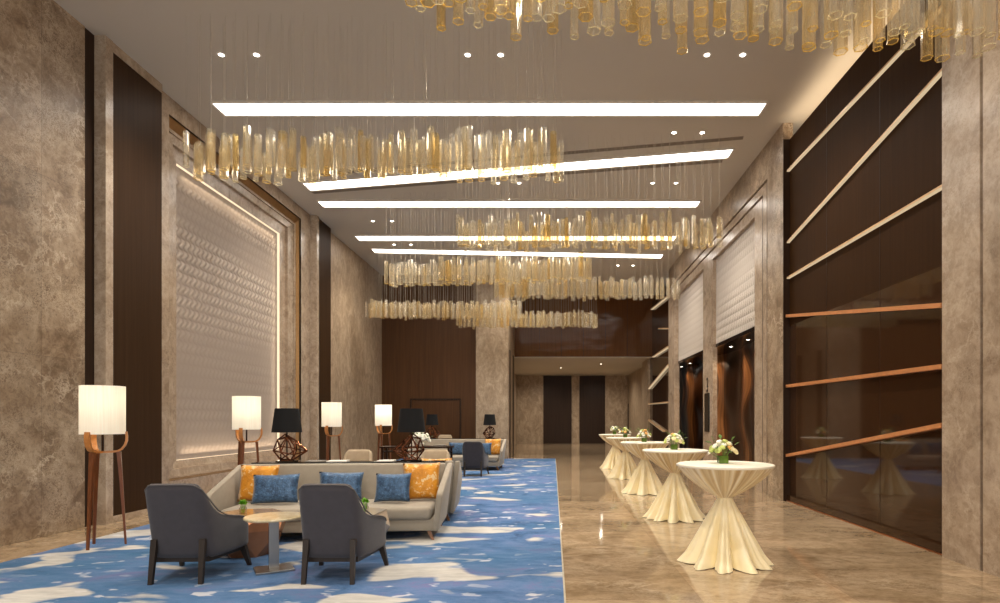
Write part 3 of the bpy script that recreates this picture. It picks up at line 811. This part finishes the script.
copy_tree(l1, (*gp(.775, 0), TZ-.007), PI*.95, 'black shaded lamp with wire base at the right end of the near console')
copy_tree(l1, (-3.50, CY+DY, TZ-.007), .15, 'far black shaded lamp showing just right of the near console lamp')
copy_tree(l1, (-1.83, CY+DY, TZ-.007), PI*.8, 'far black shaded lamp in front of the marble column')
# magazines on the near console
for (x, w, mt, lab) in ((-.45, .22, 'paper_grey', 'grey magazine lying on the near console beside the left lamp'), (-.17, .25, 'paper_white', 'white magazine lying near the middle of the near console'),
                        (.45, .22, 'paper_white', 'white magazine lying beside the right lamp on the near console')):
    o = bx(-w/2, w/2, -.1, .1, 0, .014).build('magazine', mt); o.location = (*gp(x, 0), TZ-.007); o.rotation_euler = (0, 0, TH); tag(o, lab, 'magazine', 'magazines on the near console')

# high table behind
t = thing('side_console', 'dark high console standing behind the beige armchairs', 'console table', (-2.9, 12.4, CZ))
bx(-.75, .75, -.2, .2, .78, .81).build('table_top', 'dark_bronze', t); bx(-.72, .72, -.18, .18, .69, .71).build('shelf', 'dark_bronze', t)
for sx in (-1, 1):
    for sy in (-1, 1): bx(sx*.7-.02, sx*.7+.02, sy*.16-.02, sy*.16+.02, 0, .78).build('leg', 'dark_bronze', t)
o = bx(-.13, .13, -.09, .09, 0, .03).build('book', 'paper_grey'); o.location = (-2.42, 12.4, .81+CZ); tag(o, 'pale book lying on the dark high console beside the white flowers', 'book')

# ================================================================== FLOWERS
def blossom(R, seed, lobes=5):
    rr = random.Random(seed); ph = rr.uniform(0, 6)
    def fn(r, z, a): 
        k_ = 1+.13*math.cos(lobes*a+ph+z*30)
        return (r*k_*math.cos(a), r*k_*math.sin(a), z)
    pr = [(R*.25, -R*.55), (R*.75, -R*.35), (R, .05*R), (R*.86, R*.42), (R*.62, R*.46), (R*.6, R*.3), (R*.4, R*.55), (R*.2, R*.62), (R*.02, R*.5)]
    return MB().lathe(pr, 20, fn, cap0=True)
def leafs(m, n, rmin, rmax, zc, rr, L=.07):
    for i in range(n):
        a = rr.uniform(0, 2*PI); e = rr.uniform(-.2, 1.0); d = Vector((math.cos(a)*math.cos(e), math.sin(a)*math.cos(e), math.sin(e)))
        p = Vector((0, 0, zc))+d*rr.uniform(rmin, rmax)*Vector((1, 1, .6)).length/1.6
        s = d.cross(Vector((0, 0, 1))).normalized(); u = d
        w = L*.28
        m.face([p, p+u*L*.5+s*w+Vector((0, 0, .008)), p+u*L]); m.face([p, p+u*L, p+u*L*.5-s*w+Vector((0, 0, .008))])
    return m
FM = ['petal_white', 'petal_white', 'petal_cream', 'petal_white', 'petal_white', 'petal_lime', 'petal_white', 'petal_cream', 'petal_peach', 'petal_lime']
def bouquet(loc, label, seed, n=16, sc=1.0, vase=True, group=None, mats=FM):
    rr = random.Random(seed)
    t = thing('flower_arrangement', label, 'flowers', loc, 0, group)
    if vase:
        bx(-.045, .045, -.045, .045, .0, .075, .006).build('vase', 'glass_green', t)
        z0 = .11
    else:
        MB().lathe([(.05, 0), (.07, .02), (.075, .06), (.06, .08)], 20, cap0=True).build('vase', 'petal_white', t, smooth=True); z0 = .14
    pts = []
    for i in range(n):
        for _ in range(60):
            a = rr.uniform(0, 2*PI); q = rr.uniform(.0, 1)**.5
            p = (math.cos(a)*q*.115*sc, math.sin(a)*q*.1*sc, z0+(.085*(1-q*q)+rr.uniform(-.015, .02))*sc)
            if all((Vector(p)-Vector(x)).length > .034*sc for x in pts): break
        pts.append(p)
        R = rr.uniform(.019, .032)*sc
        b = blossom(R, rr.random()); d = Vector((p[0], p[1], .09)).normalized()
        b.move(Matrix.Translation(p) @ d.to_track_quat('Z', 'Y').to_matrix().to_4x4())
        b.build('blossom', rr.choice(mats), t, smooth=True, angle=180)
    leafs(MB(), 24, .03*sc, .13*sc, z0+.01, rr).build('foliage', 'leaf_green', t)
    m = MB()
    for i in range(8):
        x, y, z = pts[i]; m.tube([(x*.2, y*.2, .04), (x, y, z)], .003, 5)
    m.build('stems', 'leaf_green', t)
    return t

# ================================================================== COCKTAIL TABLES
def cocktail(loc, label, seed, n_l=11):
    rr = random.Random(seed)
    t = thing('cocktail_table', label, 'table', loc, rr.uniform(0, 1), 'cocktail tables under cream satin cloths')
    ph = [rr.uniform(0, 6.28) for _ in range(8)]
    RT, zt, zw = .46, .965, .635
    # white cloth top, slight rounded edge
    MB().lathe([(.001, zt+.003), (RT-.02, zt+.003), (RT, zt-.002), (RT+.004, zt-.016), (RT-.002, zt-.024)], 72).build('table_top', 'tablecloth_top', t, smooth=True, angle=60)
    # gathered upper drape
    def up(r, z, a):
        u = (z-zw)/(zt-.02-zw); amp = .075*math.sin(PI*min(1, max(0, u*.92+.05)))*(1-.55*u)+.02*(1-u)
        k_ = 1+amp*(math.cos(26*a+ph[0]+.8*math.sin(3*a+ph[1]))*.7+.5*math.cos(17*a+ph[2]))
        return (r*k_*math.cos(a), r*k_*math.sin(a), z)
    prof = []
    for i in range(15):
        u = i/14; prof.append((.062+(RT-.062)*(u**.88*.75+.25*math.sin(u*PI/2)), zw+(zt-.018-zw)*u))
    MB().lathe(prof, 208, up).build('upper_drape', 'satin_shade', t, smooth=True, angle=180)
    MB().lathe([(.066, zw-.016), (.074, zw-.006), (.076, zw+.004), (.07, zw+.014), (.062, zw+.02)], 32, lambda r, z, a: (r*(1+.04*math.cos(13*a)), r*(1+.04*math.cos(13*a)), z) if False else (r*(1+.04*math.cos(13*a))*math.cos(a), r*(1+.04*math.cos(13*a))*math.sin(a), z)).build('tie_band', 'satin', t, smooth=True, angle=180)
    # flared skirt with deep folds
    def low(r, z, a):
        u = 1-z/zw
        w1 = n_l*.5*a*2/2+ph[3]+.7*math.sin(2*a+ph[4])+.5*math.sin(3*a+ph[7])
        f = abs(math.cos(w1)); g = abs(math.cos(w1*2.0+.8*math.sin(4*a+ph[5])))
        k_ = 1.08-min(1, u*1.5+.15)*(.48*(1-f)**1.2+.10*(1-g))
        zz = z+(.008*(1-f)*(u-.86)/.14 if u > .86 else 0)
        return (r*k_*math.cos(a), r*k_*math.sin(a), zz)
    prof = []
    for i in range(24):
        u = i/23; prof.append((.062+.335*u+.03*max(0, u-.85)/.15, zw*(1-u)+.004))
    MB().lathe(prof, 320, low).build('skirt', 'satin', t, smooth=True, angle=180)
    MB().lathe([(.03, .02), (.03, .94)], 12).build('pole', 'brushed_steel', t)
    return t
names = ['nearest the camera', 'second from the camera', 'third from the camera, middle of the row', 'fourth from the camera', 'farthest from the camera, end of the row']
for i, (x, y) in enumerate(((1.675, 5.66), (1.73, 8.22), (1.75, 11.05), (1.73, 13.8), (1.77, 16.6))):
    cocktail((x, y, 0), 'cocktail table under tied cream satin cloth, %s' % names[i], 20+i, 10+i % 2)
    bouquet((x-.01, y+.03, .9685), 'white flowers in a green vase on cocktail table %s' % names[i].split(',')[0], 40+i, 24 if i < 3 else 16, 1.15, True, 'flower arrangements on the cocktail tables')
bouquet((-2.82, 12.38, .81+CZ), 'large white flowers on the dark high console behind the near lamp', 77, 22, 1.75, False, None, ['petal_white'])

# ================================================================== COFFEE TABLES
def gem_table(loc, rz, R, mat, topmat, label):
    t = thing('coffee_table', label, 'coffee table', loc, rz, 'faceted low tables before the near sofa')
    def ringp(r, z, n, o, jit=()):
        return [(r*(1+(jit[i % len(jit)] if jit else 0))*math.cos(2*PI*i/n+o), r*(1+(jit[i % len(jit)] if jit else 0))*math.sin(2*PI*i/n+o), z) for i in range(n)]
    n = 6; J = (.05, -.06, .02)
    top = ringp(R, .405, n, 0, J); mid = ringp(R*1.12, .27, n, PI/n, (-.03, .06)); bot = ringp(R*.72, 0, n, 0, J)
    m = MB(); V = [[m.bm.verts.new(p) for p in r] for r in (bot, mid, top)]
    for i in range(n):
        j = (i+1) % n
        m.bm.faces.new((V[0][i], V[0][j], V[1][i])); m.bm.faces.new((V[1][i], V[0][j], V[1][j]))
        m.bm.faces.new((V[1][i], V[1][j], V[2][j])); m.bm.faces.new((V[1][i], V[2][j], V[2][i]))
    m.bm.faces.new(V[0][::-1])
    m.build('faceted_base', mat, t)
    m = MB(); m.extr([(p[0], p[1]) for p in ringp(R*1.01, 0, n, 0, J)], 'z', .405, .42); m.build('table_top', topmat, t)
    return t
plain('top_bronze', rgb(196, 156, 110), .14, .3, var=.15, vs=4)
plain('top_stone', rgb(186, 172, 152), .15, .1, var=.1, vs=4)
marble('top_marble', rgb(176, 158, 120), rgb(200, 184, 148), rgb(214, 200, 170), rgb(232, 222, 200), rough=.1, scale=4, veins=.4)
gem_table((-3.14, 6.0, CZ), .2, .325, 'gem_copper', 'top_bronze', 'faceted copper coffee table carrying a small jar plant, left of the steel leg table')
gem_table((-2.13, 6.08, CZ), .5, .36, 'gem_stone', 'top_stone', 'faceted grey coffee table half hidden behind the middle charcoal armchair')
t = thing('side_table', 'round marble topped side table on a flat steel leg between the armchairs', 'side table', (-2.57, 5.34, CZ), math.radians(32))
MB().lathe([(.001, .475), (.243, .475), (.252, .482), (.252, .492), (.247, .5), (.001, .5)], 48).build('table_top', 'top_marble', t, smooth=True, angle=30)
bx(-.042, .042, -.02, .02, .02, .475, .003).build('column', 'brushed_steel', t)
bx(-.16, .16, -.14, .14, 0, .02, .004).build('base_plate', 'brushed_steel', t)
def jar(loc, label, seed):
    rr = random.Random(seed)
    t = thing('jar_plant', label, 'plant', loc, 0, 'small jar plants on the coffee tables')
    MB().lathe([(.03, 0), (.036, .008), (.036, .055), (.026, .07), (.028, .08)], 20, cap0=True).build('jar', 'jar_glass', t, smooth=True)
    m = MB(); leafs(m, 70, .0, .022, .10, rr, .034); m.build('foliage', 'fresh_green', t)
    m = MB()
    for i in range(6):
        a = i*1.05; m.tube([(.01*math.cos(a), .01*math.sin(a), .01), (.025*math.cos(a), .025*math.sin(a), .12)], .003, 5)
    m.build('stems', 'fresh_green', t)
    return t
jar((-3.18, 5.95, .42+CZ), 'small glass jar with green sprigs on the copper coffee table', 1)
jar((-1.97, 6.08, .42+CZ), 'small green plant peeking out beside the middle charcoal armchair', 2)

# ================================================================== FLOOR LAMPS
def floor_lamp(loc, rz, label):
    t = thing('floor_lamp', label, 'floor lamp', loc, rz, 'wooden tripod floor lamps with white drum shades')
    m = MB(); m.lathe([(.205, 1.225), (.205, 1.75)], 48); m.lathe([(.2, 1.225), (.2, 1.75)], 48)
    m.lathe([(.2, 1.225), (.205, 1.225)], 48); m.lathe([(.2, 1.75), (.205, 1.75)], 48)
    m.build('lamp_shade', 'lamp_shade_linen', t, smooth=True)
    for a in (0, 2*PI/3, 4*PI/3):
        R = Matrix.Rotation(a, 4, 'Z')
        pr = [(.205, 0), (.185, .35), (.165, .7), (.146, .98), (.143, 1.03)]
        m = MB()
        ws = [.012, .015, .019, .023, .024]
        ring4 = []
        for (r, z), w in zip(pr, ws): ring4.append([(r-w*.8, -w, z), (r+w*.8, -w, z), (r+w*.8, w, z), (r-w*.8, w, z)])
        m.grid(ring4, closed_u=True); m.face(ring4[0]); m.face(ring4[-1])
        m.move(R).build('leg', 'lamp_wood', t)
        # yoke arm: centre to leg and up round to the shade
        path = [(.0, 1.03), (.08, 1.03), (.13, 1.035), (.17, 1.058), (.198, 1.1), (.213, 1.15), (.215, 1.2), (.207, 1.25)]
        rows = []
        for i, (r, z) in enumerate(path):
            p0 = path[max(0, i-1)]; p1 = path[min(len(path)-1, i+1)]; d = Vector((p1[0]-p0[0], p1[1]-p0[1])).normalized(); nn = Vector((-d.y, d.x))
            hw = .026 if i > 2 else .018; th = .011
            rows.append([(r+nn.x*th, -hw, z+nn.y*th), (r-nn.x*th, -hw, z-nn.y*th), (r-nn.x*th, hw, z-nn.y*th), (r+nn.x*th, hw, z+nn.y*th)])
        m = MB(); m.grid(rows, closed_u=True); m.face(rows[0]); m.face(rows[-1])
        m.move(R).build('yoke_arm', 'lamp_wood_light', t, smooth=True)
    MB().tube([(0, 0, 1.03), (0, 0, 1.45)], .012, 8).build('stem', 'dark_bronze', t)
    MB().lathe([(.001, 1.44), (.03, 1.45), (.045, 1.5), (.03, 1.55), (.001, 1.56)], 16).build('bulb', 'petal_white', t, smooth=True)
    return t
def lampl(loc, e):
    L = bpy.data.lights.new('lamp_bulb', 'POINT'); L.energy = e; L.color = (1, .93, .82); L.shadow_soft_size = .07
    o = bpy.data.objects.new('lamp_bulb', L); COL.objects.link(o); o.location = (loc[0], loc[1], 1.62)
f1 = floor_lamp((-4.93, 6.35, CZ), -PI/2, 'tripod floor lamp nearest the camera, against the left marble wall')
spots = [((-4.93, 6.35, CZ), None)]
for loc, rz, lab in (((-4.86, 9.2, CZ), -PI/2+.1, 'tripod floor lamp standing in front of the glowing relief panel'),
                     ((-4.77, 12.5, CZ), -PI/2-.1, 'tripod floor lamp beside the brown strip past the relief panel'),
                     ((-4.24, 14.5, CZ), -PI/2, 'tripod floor lamp farthest from the camera, near the back wall')):
    copy_tree(f1, loc, rz, lab); spots.append((loc, rz))
for loc, _ in spots: lampl(loc, 4.8)

# ================================================================== CAMERA / WORLD
cam = bpy.data.cameras.new('camera'); co = bpy.data.objects.new('camera', cam); COL.objects.link(co)
co.location = (0, 0, 1.4); co.rotation_euler = (PI/2, 0, 0)
cam.sensor_width = 36; cam.lens = 580/1000*36; cam.shift_x = -.053; cam.shift_y = .1177
cam.clip_start = .05; cam.clip_end = 200
scn.camera = co
w = bpy.data.worlds.new('world'); scn.world = w; w.use_nodes = True
bg = w.node_tree.nodes.get('Background') or w.node_tree.nodes.new('ShaderNodeBackground')
bg.inputs[0].default_value = (1, .95, .88, 1); bg.inputs[1].default_value = .5
scn.view_settings.view_transform = 'Standard'; scn.view_settings.look = 'None'; scn.view_settings.exposure = .16; scn.view_settings.gamma = .93
scn.cycles.transparent_max_bounces = 24; scn.cycles.max_bounces = 8; scn.cycles.diffuse_bounces = 4
scn.cycles.sample_clamp_indirect = 6.0
